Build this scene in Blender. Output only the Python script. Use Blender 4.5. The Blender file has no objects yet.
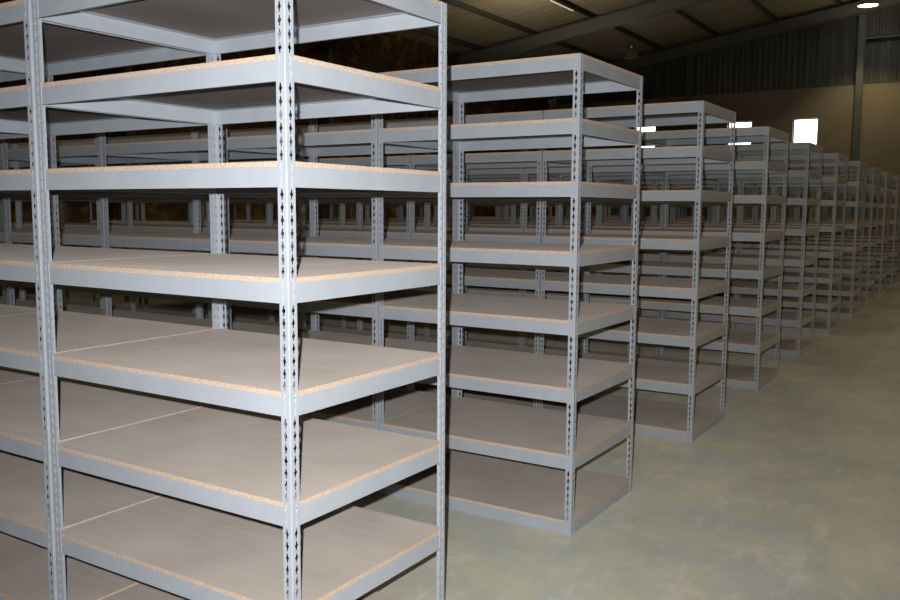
import bpy, math, random
from mathutils import Matrix, Vector
random.seed(4)
S = bpy.context.scene
COL = S.collection

# ---------------------------------------------------------------- helpers
class MB:
    def __init__(s): s.v = []; s.f = []; s.m = []
    def quad(s, pts, mi=0):
        n = len(s.v); s.v += [tuple(p) for p in pts]; s.f.append(tuple(range(n, n+len(pts)))); s.m.append(mi)
    def box(s, x0, x1, y0, y1, z0, z1, mi=0, mside=None):
        n = len(s.v)
        s.v += [(x0,y0,z0),(x1,y0,z0),(x1,y1,z0),(x0,y1,z0),(x0,y0,z1),(x1,y0,z1),(x1,y1,z1),(x0,y1,z1)]
        sd = mi if mside is None else mside
        for q, k in (((0,3,2,1),mi),((4,5,6,7),mi),((0,1,5,4),sd),((1,2,6,5),sd),((2,3,7,6),sd),((3,0,4,7),sd)):
            s.f.append(tuple(n+i for i in q)); s.m.append(k)
    def prism(s, prof, a, b, axis='x', mi=0):
        """closed 2D profile extruded along an axis from a to b"""
        def P(t, p):
            return (t, p[0], p[1]) if axis == 'x' else ((p[0], t, p[1]) if axis == 'y' else (p[0], p[1], t))
        n = len(s.v); k = len(prof)
        s.v += [P(a, p) for p in prof] + [P(b, p) for p in prof]
        for i in range(k):
            j = (i+1) % k
            s.f.append((n+i, n+j, n+k+j, n+k+i)); s.m.append(mi)
        s.f.append(tuple(n+i for i in reversed(range(k)))); s.m.append(mi)
        s.f.append(tuple(n+k+i for i in range(k))); s.m.append(mi)
    def lathe(s, prof, seg=32, cx=0, cy=0, mi=0):
        n = len(s.v); k = len(prof)
        for i in range(seg):
            a = 2*math.pi*i/seg
            for r, z in prof: s.v.append((cx+r*math.cos(a), cy+r*math.sin(a), z))
        for i in range(seg):
            j = (i+1) % seg
            for t in range(k-1):
                s.f.append((n+i*k+t, n+j*k+t, n+j*k+t+1, n+i*k+t+1)); s.m.append(mi)
    def add(s, o, T=None):
        n = len(s.v)
        s.v += [tuple(T @ Vector(p)) if T else p for p in o.v]
        s.f += [tuple(n+i for i in f) for f in o.f]; s.m += o.m
    def mesh(s, name, mats, smooth=False, fix=True):
        me = bpy.data.meshes.new(name); me.from_pydata(s.v, [], s.f)
        for m in mats: me.materials.append(m)
        me.polygons.foreach_set('material_index', s.m)
        if smooth: me.polygons.foreach_set('use_smooth', [True]*len(s.f))
        me.update()
        if fix:
            import bmesh
            b = bmesh.new(); b.from_mesh(me)
            bmesh.ops.remove_doubles(b, verts=b.verts, dist=1e-5)
            bmesh.ops.recalc_face_normals(b, faces=b.faces); b.to_mesh(me); b.free()
        return me

def link(name, data, parent=None, loc=None, rot=None):
    o = bpy.data.objects.new(name, data); COL.objects.link(o)
    if parent: o.parent = parent
    if loc: o.location = loc
    if rot: o.rotation_euler = rot
    return o
def struct(name, mb, mats, label=None, **k):
    o = link(name, mb.mesh(name, mats, **k)); o['kind'] = 'structure'
    if label: o['label'] = label; o['category'] = label.split('|')[-1].strip(); o['label'] = label.split('|')[0].strip()
    return o

# ---------------------------------------------------------------- materials
def mat(name, col, rough=.5, metal=0, spec=.5):
    m = bpy.data.materials.new(name); m.use_nodes = True
    b = m.node_tree.nodes['Principled BSDF']
    b.inputs['Base Color'].default_value = (*col, 1); b.inputs['Roughness'].default_value = rough
    b.inputs['Metallic'].default_value = metal; b.inputs['Specular IOR Level'].default_value = spec
    return m
def N(m, t, **k):
    n = m.node_tree.nodes.new(t)
    for a, v in k.items():
        if hasattr(n, a): setattr(n, a, v)
        else: n.inputs[a].default_value = v
    return n
def L(m, a, b): m.node_tree.links.new(a, b)
def coords(m, scale=(1,1,1), rnd=False):
    tc = N(m, 'ShaderNodeTexCoord'); mp = N(m, 'ShaderNodeMapping'); mp.inputs['Scale'].default_value = scale
    if rnd:
        oi = N(m, 'ShaderNodeObjectInfo'); mu = N(m, 'ShaderNodeMath', operation='MULTIPLY'); mu.inputs[1].default_value = 57.0
        L(m, oi.outputs['Random'], mu.inputs[0])
        cb = N(m, 'ShaderNodeCombineXYZ'); L(m, mu.outputs[0], cb.inputs[0]); L(m, mu.outputs[0], cb.inputs[1])
        va = N(m, 'ShaderNodeVectorMath', operation='ADD'); L(m, tc.outputs['Object'], va.inputs[0]); L(m, cb.outputs[0], va.inputs[1])
        L(m, va.outputs[0], mp.inputs[0])
    else: L(m, tc.outputs['Object'], mp.inputs[0])
    return mp.outputs[0]
def ramp(m, fac, stops):
    r = N(m, 'ShaderNodeValToRGB'); e = r.color_ramp.elements
    while len(e) < len(stops): e.new(.5)
    for i, (p, c) in enumerate(stops): e[i].position = p; e[i].color = (*c, 1)
    L(m, fac, r.inputs[0]); return r.outputs[0]
def noise(m, vec, scale, detail=4, rough=.55):
    n = N(m, 'ShaderNodeTexNoise'); n.inputs['Scale'].default_value = scale; n.inputs['Detail'].default_value = detail
    n.inputs['Roughness'].default_value = rough; L(m, vec, n.inputs['Vector']); return n.outputs['Fac']
def mix(m, a, b, f, mode='MIX'):
    x = N(m, 'ShaderNodeMix', data_type='RGBA', blend_type=mode)
    if isinstance(f, (int, float)): x.inputs[0].default_value = f
    else: L(m, f, x.inputs[0])
    for s, i in ((a, 6), (b, 7)):
        if isinstance(s, tuple): x.inputs[i].default_value = (*s, 1)
        else: L(m, s, x.inputs[i])
    return x.outputs[2]
def base(m, out): L(m, out, m.node_tree.nodes['Principled BSDF'].inputs['Base Color'])
def bump(m, fac, strength=.2, dist=.01):
    b = N(m, 'ShaderNodeBump'); b.inputs['Strength'].default_value = strength; b.inputs['Distance'].default_value = dist
    L(m, fac, b.inputs['Height']); L(m, b.outputs[0], m.node_tree.nodes['Principled BSDF'].inputs['Normal'])

steel = mat('grey_powder_coat', (.56,.59,.63), .42)
v = coords(steel, rnd=True)
base(steel, ramp(steel, noise(steel, v, 9, 3), [(.3,(.545,.575,.615)),(.7,(.60,.63,.67))]))

board = mat('hardboard_face', (.33,.28,.24), .62, spec=.3)
bp_ = board.node_tree.nodes['Principled BSDF']
bp_.inputs['Sheen Weight'].default_value = .045; bp_.inputs['Sheen Roughness'].default_value = .55; bp_.inputs['Diffuse Roughness'].default_value = 1.0
bp_.inputs['Sheen Tint'].default_value = (1,.93,.86,1)
v = coords(board, rnd=True)
c = ramp(board, noise(board, v, 2.2, 5), [(.3,(.34,.285,.24)),(.7,(.43,.365,.31))])
v2 = coords(board, (1,14,1), rnd=True)
c = mix(board, c, (.47,.41,.36), ramp(board, noise(board, v2, 2.5, 4), [(.5,(0,0,0)),(.8,(.45,.45,.45))]))
c = mix(board, c, (.68,.63,.58), ramp(board, noise(board, v, 5, 6, .7), [(.68,(0,0,0)),(.78,(.55,.55,.55))]))
base(board, c)

under = mat('board_underside', (.21,.18,.155), .65, spec=.3)
v = coords(under, rnd=True)
base(under, ramp(under, noise(under, v, 2.2, 5), [(.3,(.37,.32,.285)),(.7,(.48,.42,.38))]))
chip = mat('chipboard_edge', (.72,.45,.28), .8, spec=.15)
v = coords(chip, rnd=True)
c = ramp(chip, noise(chip, v, 140, 3, .7), [(.3,(.66,.46,.33)),(.5,(.84,.62,.46)),(.7,(.93,.77,.62))])
base(chip, c)

conc = mat('concrete_floor', (.32,.31,.24), .55, spec=.35)
bc_ = conc.node_tree.nodes['Principled BSDF']; bc_.inputs['Sheen Weight'].default_value = .15; bc_.inputs['Sheen Roughness'].default_value = .6; bc_.inputs['Diffuse Roughness'].default_value = 1
bc_.inputs['Sheen Tint'].default_value = (1,.99,.93,1)
v = coords(conc, (1,1,1)); vs = coords(conc, (1.0,.35,1))
c = ramp(conc, noise(conc, v, .9, 8, .62), [(.3,(.30,.305,.26)),(.5,(.44,.42,.315)),(.7,(.57,.53,.385))])
c = mix(conc, c, (.31,.32,.30), ramp(conc, noise(conc, vs, 2.1, 7, .68), [(.48,(0,0,0)),(.68,(.75,.75,.75))]))
c = mix(conc, c, (.60,.54,.42), ramp(conc, noise(conc, coords(conc,(1.7,.8,1)), 5, 5, .7), [(.55,(0,0,0)),(.75,(.45,.45,.45))]))
c = mix(conc, c, (.36,.39,.39), ramp(conc, noise(conc, coords(conc,(1,1.6,1)), 1.3, 9, .72), [(.50,(0,0,0)),(.60,(.6,.6,.6))]))
c = mix(conc, c, (.62,.56,.47), ramp(conc, noise(conc, coords(conc,(2.2,1,1)), 2.4, 9, .75), [(.52,(0,0,0)),(.66,(.55,.55,.55))]))
c = mix(conc, c, (.25,.25,.22), ramp(conc, noise(conc, coords(conc,(1,1,1)), 14, 8, .75), [(.58,(0,0,0)),(.75,(.6,.6,.6))]))
base(conc, c)
 

plaster = mat('brown_plaster', (.30,.245,.18), .85, spec=.2)
v = coords(plaster)
base(plaster, ramp(plaster, noise(plaster, v, .8, 6), [(.3,(.25,.21,.16)),(.7,(.32,.275,.215))]))

brick = mat('rough_brick', (.3,.16,.08), .9, spec=.15)
v = coords(brick)
tcv = N(brick, 'ShaderNodeSeparateXYZ'); L(brick, v, tcv.inputs[0])
cbv = N(brick, 'ShaderNodeCombineXYZ'); L(brick, tcv.outputs[1], cbv.inputs[0]); L(brick, tcv.outputs[2], cbv.inputs[1])
bt = N(brick, 'ShaderNodeTexBrick'); L(brick, cbv.outputs[0], bt.inputs['Vector'])
bt.inputs['Scale'].default_value = 1; bt.inputs['Brick Width'].default_value = .23; bt.inputs['Row Height'].default_value = .085
bt.inputs['Mortar Size'].default_value = .006; bt.inputs['Color1'].default_value = (.22,.105,.05,1); bt.inputs['Color2'].default_value = (.08,.05,.03,1)
bt.inputs['Mortar'].default_value = (.10,.08,.055,1)
c = mix(brick, bt.outputs['Color'], (.36,.20,.08), ramp(brick, noise(brick, v, 3.2, 3, .6), [(.5,(0,0,0)),(.66,(.75,.75,.75))]))
c = mix(brick, c, (.07,.06,.035), ramp(brick, noise(brick, v, 2.1, 4, .6), [(.5,(0,0,0)),(.65,(.8,.8,.8))]))
base(brick, c)

clad = mat('galvanised_cladding', (.20,.20,.17), .5, .25)
v = coords(clad, (2.2,1,.12))
base(clad, ramp(clad, noise(clad, v, 3, 4), [(.3,(.10,.105,.095)),(.7,(.17,.175,.16))]))
roofm = mat('roof_sheet', (.23,.18,.12), .65, .1)
v = coords(roofm, (.15,2.5,1))
base(roofm, ramp(roofm, noise(roofm, v, 2.2, 4), [(.3,(.30,.25,.18)),(.7,(.42,.36,.27))]))
paint = mat('dark_grey_steel_paint', (.19,.20,.18), .5)
darkpaint = mat('dark_purlin_paint', (.07,.075,.07), .55)
colpaint = mat('green_grey_column_paint', (.12,.14,.135), .5)
frame = mat('window_frame_paint', (.38,.38,.36), .5)
alu = mat('spun_aluminium', (.6,.6,.58), .3, 1)
amb = mat('prismatic_reflector', (.50,.44,.34), .2, .1)
glass = bpy.data.materials.new('window_glass'); glass.use_nodes = True
b = glass.node_tree.nodes['Principled BSDF']; b.inputs['Transmission Weight'].default_value = 1; b.inputs['Roughness'].default_value = 0; b.inputs['IOR'].default_value = 1.02
def emis(name, col, st):
    m = mat(name, col); b = m.node_tree.nodes['Principled BSDF']
    b.inputs['Emission Color'].default_value = (*col, 1); b.inputs['Emission Strength'].default_value = st; return m
lampglow = emis('lit_lamp_lens', (1,.97,.9), 12)
tubeglow = emis('tube_glow', (1,.95,.82), .45)

# ---------------------------------------------------------------- shelving unit
PT = .0381                       # slot pitch of the posts
W, D, H = 1.2195, .858, 2.4
PITCHX = 1.228
FL, TK = .0365, .002
gaps = [9,9,9,9,9,8,8]
ZB = [0.0]
for g in gaps: ZB.append(ZB[-1] + g*PT)
ZB = [z + .001 for z in ZB]
BH, BT = .060, .016              # beam height, board thickness

def flange(mb, place, holes=True):
    """perforated strip: local u from 0 (corner) to FL, thickness TK, height H. place(u,t,z)->point"""
    hx = .0205
    shape = [(0,.0162),(.0034,.0125),(.0036,.0060),(.0072,.0015),(.0072,-.0025),(.0036,-.0070),(.0028,-.0162),(-.0028,-.0162),(-.0036,-.0070),(-.0072,-.0025),(-.0072,.0015),(-.0036,.0060),(-.0034,.0125)]
    u0 = .003
    z = 0.0; n = int(round(H/PT))
    for t in (0, TK):
        P = lambda u, zz: place(u, t, zz)
        for i in range(n):
            za, zb_ = i*PT, min(H, (i+1)*PT); zc = (i+.5)*PT
            if not holes:
                mb.quad([P(u0,za),P(FL,za),P(FL,zb_),P(u0,zb_)]); continue
            R = shape  # clockwise from the top
            right = [p for p in R[:7]]; left = [R[0]] + R[:6:-1]
            pr = [P(hx+a, zc+b) for a, b in right]; pl = [P(hx+a, zc+b) for a, b in left]
            # right side fan
            mb.quad([P(hx,zb_)] + pr + [P(hx,za), P(FL,za), P(FL,zb_)][0:3] if False else [P(FL,zb_), P(hx,zb_)] + pr[:4] + [P(FL,zc)])
            mb.quad([P(FL,zc)] + pr[3:] + [P(hx,za), P(FL,za)])
            mb.quad([P(hx,zb_), P(u0,zb_), P(u0,zc)] + pl[:4][::-1])
            mb.quad([P(u0,zc), P(u0,za), P(hx,za)] + pl[3:][::-1])
            mb.quad([pr[-1], pl[-1], P(hx,za)])
    if holes:
        for i in range(n):
            zc = (i+.5)*PT
            for k in range(len(shape)):
                a, b_ = shape[k], shape[(k+1) % len(shape)]
                mb.quad([place(hx+a[0],0,zc+a[1]), place(hx+b_[0],0,zc+b_[1]), place(hx+b_[0],TK,zc+b_[1]), place(hx+a[0],TK,zc+a[1])])
    mb.quad([place(FL,0,0),place(FL,TK,0),place(FL,TK,H),place(FL,0,H)])
    for zz in (0, H):
        mb.quad([place(u0,0,zz),place(FL,0,zz),place(FL,TK,zz),place(u0,TK,zz)])

def post_mesh(holes=True):
    mb = MB()
    flange(mb, lambda u, t, z: (u, t, z), holes)      # front flange
    flange(mb, lambda u, t, z: (t, u, z), holes)      # side flange
    outer = [(.003,0),(.0015,.0004),(.0004,.0015),(0,.003)]
    for a, b_ in zip(outer, outer[1:]):
        mb.quad([(a[0],a[1],0),(b_[0],b_[1],0),(b_[0],b_[1],H),(a[0],a[1],H)])
    mb.quad([(.003,TK,0),(TK,TK,0),(TK,TK,H),(.003,TK,H)]); mb.quad([(TK,.003,0),(TK,TK,0),(TK,TK,H),(TK,.003,H)])
    for zz in (0, H): mb.quad([(.003,0,zz),(.0015,.0004,zz),(.0004,.0015,zz),(0,.003,zz),(TK,.003,zz),(TK,TK,zz),(.003,TK,zz)])
    return mb
def beam_prof():
    # (across, z): outer web face at 0, ledge at the top under the board, small return at the bottom
    return [(0,0),(.012,0),(.012,.0015),(.0016,.0015),(.0016,BH-.0016),(.030,BH-.0016),(.030,BH),(0,BH)]

post_me = post_mesh().mesh('post', [steel])
e = .0023
lb = MB(); lb.prism(beam_prof(), e, W-e, 'x'); long_me = lb.mesh('long_beam', [steel])
sb = MB(); sb.prism(beam_prof(), .033, D-.033, 'y'); sb.box(0, .0016, .0045, .033, 0, BH); sb.box(0, .0016, D-.033, D-.0045, 0, BH); side_me = sb.mesh('side_beam', [steel])
bb = MB(); bb.box(e, W-e, e, D-e, 0, BT-.0002, 0, 1); bb.m[0] = 2; board_me = bb.mesh('shelf_board', [board, chip, under])

def unit_parts():
    """(name, mesh, matrix) in a frame whose origin is the unit's front left foot"""
    out = []
    I = Matrix.Identity(4); R = lambda a: Matrix.Rotation(a, 4, 'Z'); T = Matrix.Translation
    out += [('post', post_me, I), ('post', post_me, T((W,0,0)) @ R(math.pi/2)),
            ('post', post_me, T((W,D,0)) @ R(math.pi)), ('post', post_me, T((0,D,0)) @ R(-math.pi/2))]
    for z in ZB:
        out.append(('long_beam', long_me, T((0,e,z))))
        out.append(('long_beam', long_me, T((W,D-e,z)) @ R(math.pi)))
        out.append(('side_beam', side_me, T((e,0,z))))
        out.append(('side_beam', side_me, T((W-e,D,z)) @ R(math.pi)))
        out.append(('shelf_board', board_me, T((0,0,z+BH+.0001))))
    return out

ORD = ['first','second','third','fourth','fifth','sixth','seventh','eighth','ninth','tenth','eleventh','twelfth','thirteenth']
GROUP = 'grey shelving units standing in parallel rows'
def unit_label(r, b):
    if r == 0 and b == 0: return 'nearest grey shelving unit, brightly lit, at the aisle end of the first row'
    row = 'the %s row' % ORD[r] if r < 12 else 'the last row'
    if b == 0: return 'grey shelving unit with chipboard shelves at the aisle end of ' + row
    return 'grey shelving unit with chipboard shelves, %s bay from the aisle in %s' % (ORD[b], row)

# full unit with its parts
proto = link('shelving_unit', None)
proto.empty_display_size = .1
for nm, me, mx in unit_parts():
    o = link(nm, me, proto); o.matrix_local = mx
# one-mesh unit for the rows too far away to show parts
far = MB()
pm = post_mesh(False)
I = Matrix.Identity(4); R_ = lambda a: Matrix.Rotation(a, 4, 'Z'); T_ = Matrix.Translation
for mx in (I, T_((W,0,0)) @ R_(math.pi/2), T_((W,D,0)) @ R_(math.pi), T_((0,D,0)) @ R_(-math.pi/2)): far.add(pm, mx)
for z in ZB:
    far.add(lb, T_((0,e,z))); far.add(lb, T_((W,D-e,z)) @ R_(math.pi)); far.add(sb, T_((e,0,z))); far.add(sb, T_((W-e,D,z)) @ R_(math.pi))
    n0 = len(far.f); far.add(bb, T_((0,0,z+BH+.0001)))
    for i in range(n0, len(far.f)): far.m[i] += 1
far_me = far.mesh('far_shelving_unit', [steel, board, chip, under])

rowY = [0, 2.033, 4.140, 6.259, 8.364, 10.451, 12.541, 14.66, 16.78, 18.88, 20.98, 23.08, 25.18]
rowX = [0, .005, -.019, -.052, -.087, -.101, -.109, -.15, -.17, -.17, -.17, -.17, -.17]
nb   = [4, 6, 8, 8, 8, 8, 8, 8, 8, 8, 8, 8, 8]
first = True
for r in range(13):
    for b in range(nb[r]):
        x = rowX[r] - W - b*PITCHX - (.006 if (r == 0 and b > 0) else 0)
        if r < 7:
            if first: u = proto; first = False
            else:
                u = proto.copy(); COL.objects.link(u)
                for ch in list(proto.children):
                    c_ = ch.copy(); COL.objects.link(c_); c_.parent = u
            u.location = (x, rowY[r], 0)
        else:
            u = link('shelving_unit', far_me, loc=(x, rowY[r], 0))
        u['label'] = unit_label(r, b); u['category'] = 'shelving unit'; u['group'] = GROUP

# ---------------------------------------------------------------- building shell
XL, XR, YB, YE = -13.7, 19.9, -9.0, 29.0
XRIDGE = 3.1
def zr(x):                                   # underside of the roof sheets
    return 8.74 + .147*(x if x < XRIDGE else 2*XRIDGE - x)
f = MB(); f.box(XL-.3, XR+.3, YB-.3, YE+.3, -.2, 0); struct('floor', f, [conc])

ZC = 5.66                                    # top of the masonry
wins = [(-9.9,-9.1),(-6.52,-5.70),(-4.37,-3.58),(-1.0,-.2),(1.2,2.0)]
WZ0, WZ1 = 3.80, 4.69
w = MB(); x = XL
for a, b_ in wins:
    w.box(x, a, YE, YE+.23, 0, ZC); w.box(a, b_, YE, YE+.23, 0, WZ0); w.box(a, b_, YE, YE+.23, WZ1, ZC); x = b_
w.box(x, XR, YE, YE+.23, 0, ZC)
struct('wall_back', w, [plaster])
for n, (a, b_) in enumerate(wins):
    w = MB(); t = .035; y0, y1 = YE+.12, YE+.16
    w.box(a, a+t, y0, y1, WZ0, WZ1); w.box(b_-t, b_, y0, y1, WZ0, WZ1)
    w.box(a+t, b_-t, y0, y1, WZ0, WZ0+t); w.box(a+t, b_-t, y0, y1, WZ1-t, WZ1)
    o = struct('window_%d' % (n+1), w, [frame])
    p = MB(); p.box(a+t, b_-t, YE+.138, YE+.142, WZ0+t, WZ1-t)
    link('window_pane', p.mesh('window_pane', [glass]), o)

def corrugated(name, x0, x1, y, zlow, ztop, n=(0,-1)):
    """vertical ribbed sheeting along x between zlow and ztop(x)"""
    mb = MB(); pitch = .19; dp = .02
    prof = []; x = x0
    while x < x1:
        prof += [(x, 0), (x+.075, 0), (x+.095, dp), (x+.17, dp)]
        x += pitch
    prof = [p for p in prof if p[0] < x1] + [(x1, 0)]
    for (a, da), (b2, db) in zip(prof, prof[1:]):
        mb.quad([(a,y-da,zlow),(b2,y-db,zlow),(b2,y-db,ztop(b2)),(a,y-da,ztop(a))])
        mb.quad([(a,y+.05,zlow),(b2,y+.05,zlow),(b2,y+.05,ztop(b2)),(a,y+.05,ztop(a))])
    return mb
struct('wall_back_cladding', corrugated('c', XL, XR, YE+.14, ZC+.002, zr), [clad], fix=False)
w = MB(); w.box(XL-.23, XL, YB, YE, 0, zr(XL)+.02); struct('wall_left', w, [brick])
w = MB(); w.box(XR, XR+.23, YB, YE, 0, zr(XR)); struct('wall_right', w, [plaster])
w = MB(); w.box(XL, XR, YB-.23, YB, 0, ZC)
w.quad([(XL,YB-.1,ZC),(XR,YB-.1,ZC),(XR,YB-.1,zr(XR)),(XRIDGE,YB-.1,zr(XRIDGE)),(XL,YB-.1,zr(XL))])
struct('wall_front', w, [plaster], fix=False)

# roof: ribbed sheets running up the slope, both sides of the ridge
rf = MB(); y = YB-.1; pr_ = []
while y < YE+.3:
    pr_ += [(y, 0), (y+.10, 0), (y+.125, .035), (y+.165, .035)]; y += .19
for (a, da), (b2, db) in zip(pr_, pr_[1:]):
    for xa, xb in ((XL-.25, XRIDGE), (XRIDGE, XR+.25)):
        rf.quad([(xa,a,zr(xa)+da),(xb,a,zr(xb)+da),(xb,b2,zr(xb)+db),(xa,b2,zr(xa)+db)])
        rf.quad([(xa,a,zr(xa)+.06),(xb,a,zr(xb)+.06),(xb,b2,zr(xb)+.06),(xa,b2,zr(xa)+.06)])
struct('ceiling', rf, [roofm], fix=False)

tn = [0]
def trim(mb, m, label, cat):
    tn[0] += 1
    o = struct('trim_%d' % tn[0], mb, [m]); return o
def ibeam_prof(h, wd=.19, tf=.014, tw=.010):
    a = wd/2; q = tw/2
    return [(-a,0),(a,0),(a,tf),(q,tf),(q,h-tf),(a,h-tf),(a,h),(-a,h),(-a,h-tf),(-q,h-tf),(-q,tf),(-a,tf)]
# purlins
PUR = .14
k = 0
px = []
x = -12.8
while x < XRIDGE - .3: px.append(x); x += 1.95
px += [2*XRIDGE - q for q in px]
for x in px:
    mb = MB(); z = zr(x) - .008
    s = 1 if x < XRIDGE else -1
    mb.prism([(x-.03,z-.006),(x+.03,z+.003),(x+.03,z-.002),(x-.024,z-.011),(x-.024,z-PUR+.01),(x+.03,z-PUR+.012),(x+.03,z-PUR+.006),(x-.03,z-PUR)] if s > 0 else
             [(x-.03,z+.003),(x+.03,z-.006),(x+.03,z-PUR),(x-.03,z-PUR+.006),(x-.03,z-PUR+.012),(x+.024,z-PUR+.01),(x+.024,z-.011),(x-.03,z-.002)], YB, YE+.05, 'y')
    trim(mb, darkpaint, '', '')
# portal frames: rafters with an eaves haunch, and side columns
RD = .40
portals = [-8.7, -2.7, 3.4, 9.7, 16.0, 22.7, YE-.12]
for y in portals:
    mb = MB()
    for sgn in (1, -1):
        xe = XL+.05 if sgn == 1 else XR-.05
        top = lambda x: zr(x) - .008 - PUR - .004
        # web + flanges as sheared boxes
        def slab(x0, x1, hw, za, zb2):
            vs = []
            for xx in (x0, x1):
                for yy in (y-hw, y+hw):
                    vs += [(xx,yy,za(xx)),(xx,yy,zb2(xx))]
            n = len(mb.v); mb.v += vs
            for q in ((0,2,3,1),(4,5,7,6),(0,1,5,4),(2,6,7,3),(0,4,6,2),(1,3,7,5)):
                mb.f.append(tuple(n+i for i in q)); mb.m.append(0)
        hx_ = xe + sgn*3.0
        def low(x):
            d = abs(x - xe); return top(x) - RD - max(0, (3.0-d)/3.0)*.42
        pts = [xe, hx_, XRIDGE]
        for a, b_ in zip(pts, pts[1:]):
            slab(a, b_, .09, lambda x: top(x)-.014, top)
            slab(a, b_, .09, low, lambda x: low(x)+.014)
            slab(a, b_, .005, lambda x: low(x)+.014, lambda x: top(x)-.014)
    trim(mb, paint, '', '')
    for sgn in (1, -1):
        xe = XL+.02 if sgn == 1 else XR-.02
        c2 = MB(); h = .32
        zt = zr(XL) - .008 - PUR - RD - .38
        xa, xb = (xe, xe+h) if sgn == 1 else (xe-h, xe)
        c2.box(xa, xa+.014, y-.09, y+.09, 0, zt); c2.box(xb-.014, xb, y-.09, y+.09, 0, zt); c2.box(xa+.014, xb-.014, y-.005, y+.005, 0, zt)
        trim(c2, colpaint, '', '')
# end wall columns
for x in (-7.85, -2.38, 3.1, 8.6, 14.1):
    c2 = MB(); zt = zr(x) - .008 - PUR - RD - .02; a = .10; y0 = YE-.212; y1 = YE-.012
    c2.box(x-a, x+a, y0, y0+.012, 0, zt); c2.box(x-a, x+a, y1-.012, y1, 0, zt); c2.box(x-.005, x+.005, y0+.012, y1-.012, 0, zt)
    trim(c2, colpaint, '', '')
# girts
for x0, x1, z in ((-2.27, 2.99, 7.06), (3.21, 8.49, 7.06), (8.71, 13.99, 7.06)):
    g = MB(); g.prism([(YE-.01,z),(YE-.07,z),(YE-.07,z+.012),(YE-.016,z+.012),(YE-.016,z+.10),(YE-.07,z+.10),(YE-.07,z+.112),(YE-.01,z+.112)], x0, x1, 'x')
    trim(g, paint, '', '')

# ---------------------------------------------------------------- lamps and added fill lights
def sm(me):
    me.polygons.foreach_set('use_smooth', [True]*len(me.polygons)); return me
hb = MB(); hb.lathe([(0,.44),(.045,.44),(.07,.425),(.075,.30),(.055,.27),(.055,.235),(.0,.235)], 28); hous_me = sm(hb.mesh('ballast_housing', [alu]))
rb = MB(); rb.lathe([(.06,.235),(.10,.225),(.15,.17),(.195,.09),(.225,.012),(.232,.012),(.236,.0),(.228,-.002),(.221,.01),(.19,.09),(.146,.166),(.098,.218),(.06,.23),(.06,.235)], 36); refl_me = sm(rb.mesh('reflector', [amb]))
kb = MB(); kb.lathe([(.0,.52),(.006,.52),(.006,.44),(0,.44)], 10)
for i in range(14):
    a0, a1 = 2*math.pi*i/14, 2*math.pi*(i+1)/14
    for r0, r1 in ((.016,.024),):
        kb.quad([(r0*math.cos(a0),-.004,.54+r0*math.sin(a0)),(r1*math.cos(a0),-.004,.54+r1*math.sin(a0)),(r1*math.cos(a1),-.004,.54+r1*math.sin(a1)),(r0*math.cos(a1),-.004,.54+r0*math.sin(a1))])
        kb.quad([(r0*math.cos(a0),.004,.54+r0*math.sin(a0)),(r1*math.cos(a0),.004,.54+r1*math.sin(a0)),(r1*math.cos(a1),.004,.54+r1*math.sin(a1)),(r0*math.cos(a1),.004,.54+r0*math.sin(a1))])
        for rr in (r0, r1): kb.quad([(rr*math.cos(a0),-.004,.54+rr*math.sin(a0)),(rr*math.cos(a0),.004,.54+rr*math.sin(a0)),(rr*math.cos(a1),.004,.54+rr*math.sin(a1)),(rr*math.cos(a1),-.004,.54+rr*math.sin(a1))])
hook_me = kb.mesh('hook', [alu])
lb_ = MB(); lb_.lathe([(0,.004),(.12,.004),(.218,.010),(.218,.016),(0,.016)], 36); lens_me = lb_.mesh('lens', [lampglow])
bulb = MB(); bulb.lathe([(0,.05),(.03,.06),(.05,.09),(.05,.13),(.03,.18),(.02,.23)], 20); bulb_me = sm(bulb.mesh('bulb', [mat('frosted_bulb', (.8,.8,.78), .2)]))
LAMP_W = 420
def highbay(x, y, z, lit, label, scale=1):
    r = link('pendant_lamp', None, loc=(x,y,z)); r.empty_display_size = .1; r.scale = (scale, scale, scale)
    r['label'] = label; r['category'] = 'ceiling lamp'; r['group'] = 'high bay lamps hung under the roof'
    link('ballast_housing', hous_me, r); link('reflector', refl_me, r); link('hook', hook_me, r)
    top = (zr(x) - .008 - .01 - z)/scale
    cb = MB(); cb.box(-.005, .005, -.005, .005, .56, top); link('hanging_rod', cb.mesh('hanging_rod', [paint]), r)
    if lit: link('lens', lens_me, r)
    else: link('bulb', bulb_me, r)
def lamp_or_fill(x, y, z, e=1.0, up=.42, cone=104):
    l = bpy.data.lights.new('lamp_or_fill_light', 'SPOT'); l.energy = LAMP_W*e; l.color = (1,.82,.44); l.spot_size = math.radians(cone); l.spot_blend = .6; l.shadow_soft_size = .2
    o = bpy.data.objects.new('lamp_or_fill_light', l); COL.objects.link(o); o.location = (x,y,z-.03)
    if up:                                            # prismatic bowl's upward share; the left lights raise it as added fill
        l = bpy.data.lights.new('lamp_or_fill_uplight', 'SPOT'); l.energy = LAMP_W*e*up; l.color = (1,.86,.60); l.shadow_soft_size = .2; l.spot_size = math.radians(170); l.spot_blend = .3
        o = bpy.data.objects.new('lamp_or_fill_uplight', l); COL.objects.link(o); o.location = (x,y,z-.6); o.rotation_euler = (math.pi,0,0)
highbay(-2.06, 27.4, 7.77, True, 'brightly lit round high bay lamp under the roof, near the right end-wall column', 1.25); lamp_or_fill(-2.06, 27.4, 7.77, .7, up=.06)
highbay(-9.06, 26.3, 6.68, False, 'unlit round high bay lamp under the roof, above the second row of shelving', 1.15)
for y, e_ in ((3.2,.25), (9.2,.35), (15.2,.25), (21.3,.2)):
    lamp_or_fill(-1.65, y, 7.62, e_, cone=90)
for y in (-3, 3, 9, 15, 21, 27):
    lamp_or_fill(4.6, y, 7.4, .5, cone=84)
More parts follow.
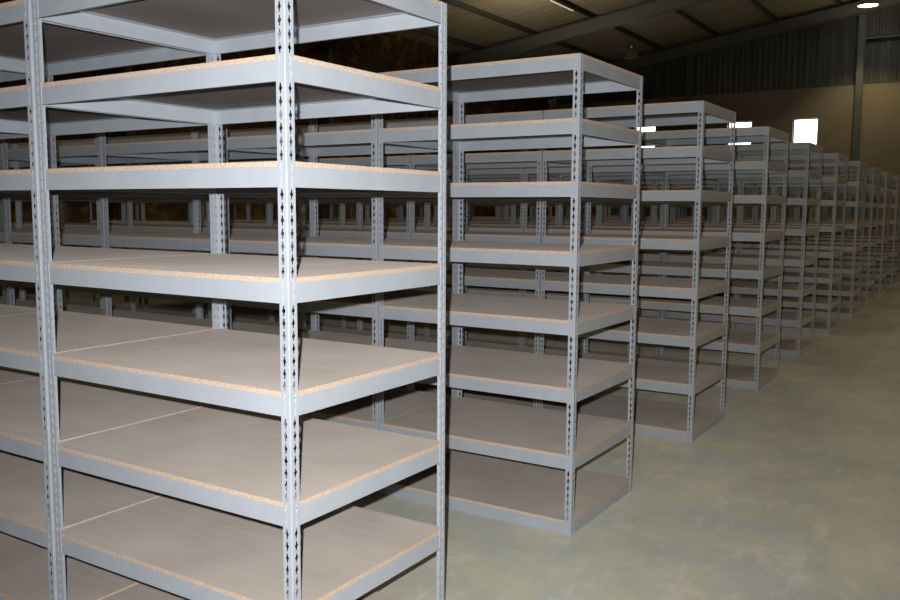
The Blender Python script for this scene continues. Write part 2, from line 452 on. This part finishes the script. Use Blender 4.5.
for y in (6, 14, 22): lamp_or_fill(11.5, y, 5.9, 1.0, up=.2, cone=150)  # unseen lights added on the right to warm the units' aisle-end faces
for y in (2.5, 13, 19): lamp_or_fill(-9.0, y, 6.2, .2, up=1.1, cone=140)  # unseen fill lights added to brighten the brick wall and left roof

# fluorescent tube fitting under a purlin
tx, ty0, ty1 = -7.06-.12, 16.9, 18.1
tx = -9.06
tz = zr(tx) - .008 - PUR
tl = link('tube_light', None, loc=(tx, 20.9, zr(tx)-.008-.085))
tl['label'] = 'slim white tube light fixed under the roof purlin'; tl['category'] = 'tube light'
mb = MB(); mb.box(-.03,.03,-.77,.77,.035,.083); link('fitting', mb.mesh('fitting', [frame]), tl)
mb = MB(); mb.prism([(.016*math.cos(a*math.pi/6), .016+.016*math.sin(a*math.pi/6)) for a in range(12)], -.74, .74, 'y'); link('tube', mb.mesh('tube', [tubeglow]), tl)

# ---------------------------------------------------------------- light
wd = bpy.data.worlds.new('daylight'); S.world = wd; wd.use_nodes = True
bg = wd.node_tree.nodes['Background']; bg.inputs[0].default_value = (.93,.96,1,1); bg.inputs[1].default_value = 5.0

# ---------------------------------------------------------------- camera (and the flash on it)
f_px, cx, cy, cz, yaw, pit, rol = 865.008, 1.762, -1.8824, 1.6567, -.5668, -.1056, .0053
fw = Vector((math.sin(yaw)*math.cos(pit), math.cos(yaw)*math.cos(pit), math.sin(pit)))
rt = Vector((math.cos(yaw), -math.sin(yaw), 0)); up = rt.cross(fw)
r2 = rt*math.cos(rol) + up*math.sin(rol); u2 = -rt*math.sin(rol) + up*math.cos(rol)
cam = bpy.data.cameras.new('camera'); co = bpy.data.objects.new('camera', cam); COL.objects.link(co)
M3 = Matrix((r2, u2, -fw)).transposed()
co.matrix_world = Matrix.Translation((cx,cy,cz)) @ M3.to_4x4()
cam.sensor_width = 36; cam.lens = f_px/900*36; cam.clip_end = 200; cam.clip_start = .05
S.camera = co
fl = bpy.data.lights.new('camera_flash', 'SPOT'); fl.energy = 520; fl.color = (.93,.96,1); fl.spot_size = math.radians(104); fl.spot_blend = 1; fl.shadow_soft_size = .012
fo = bpy.data.objects.new('camera_flash', fl); COL.objects.link(fo)
fo.matrix_world = Matrix.Translation(Vector((cx,cy,cz)) + u2*.065 - r2*.055) @ M3.to_4x4()

vs = S.view_settings
S.display_settings.display_device = 'sRGB'
vs.view_transform = 'Standard'; vs.look = 'None'; vs.gamma = 1; vs.exposure = 0; vs.use_curve_mapping = False
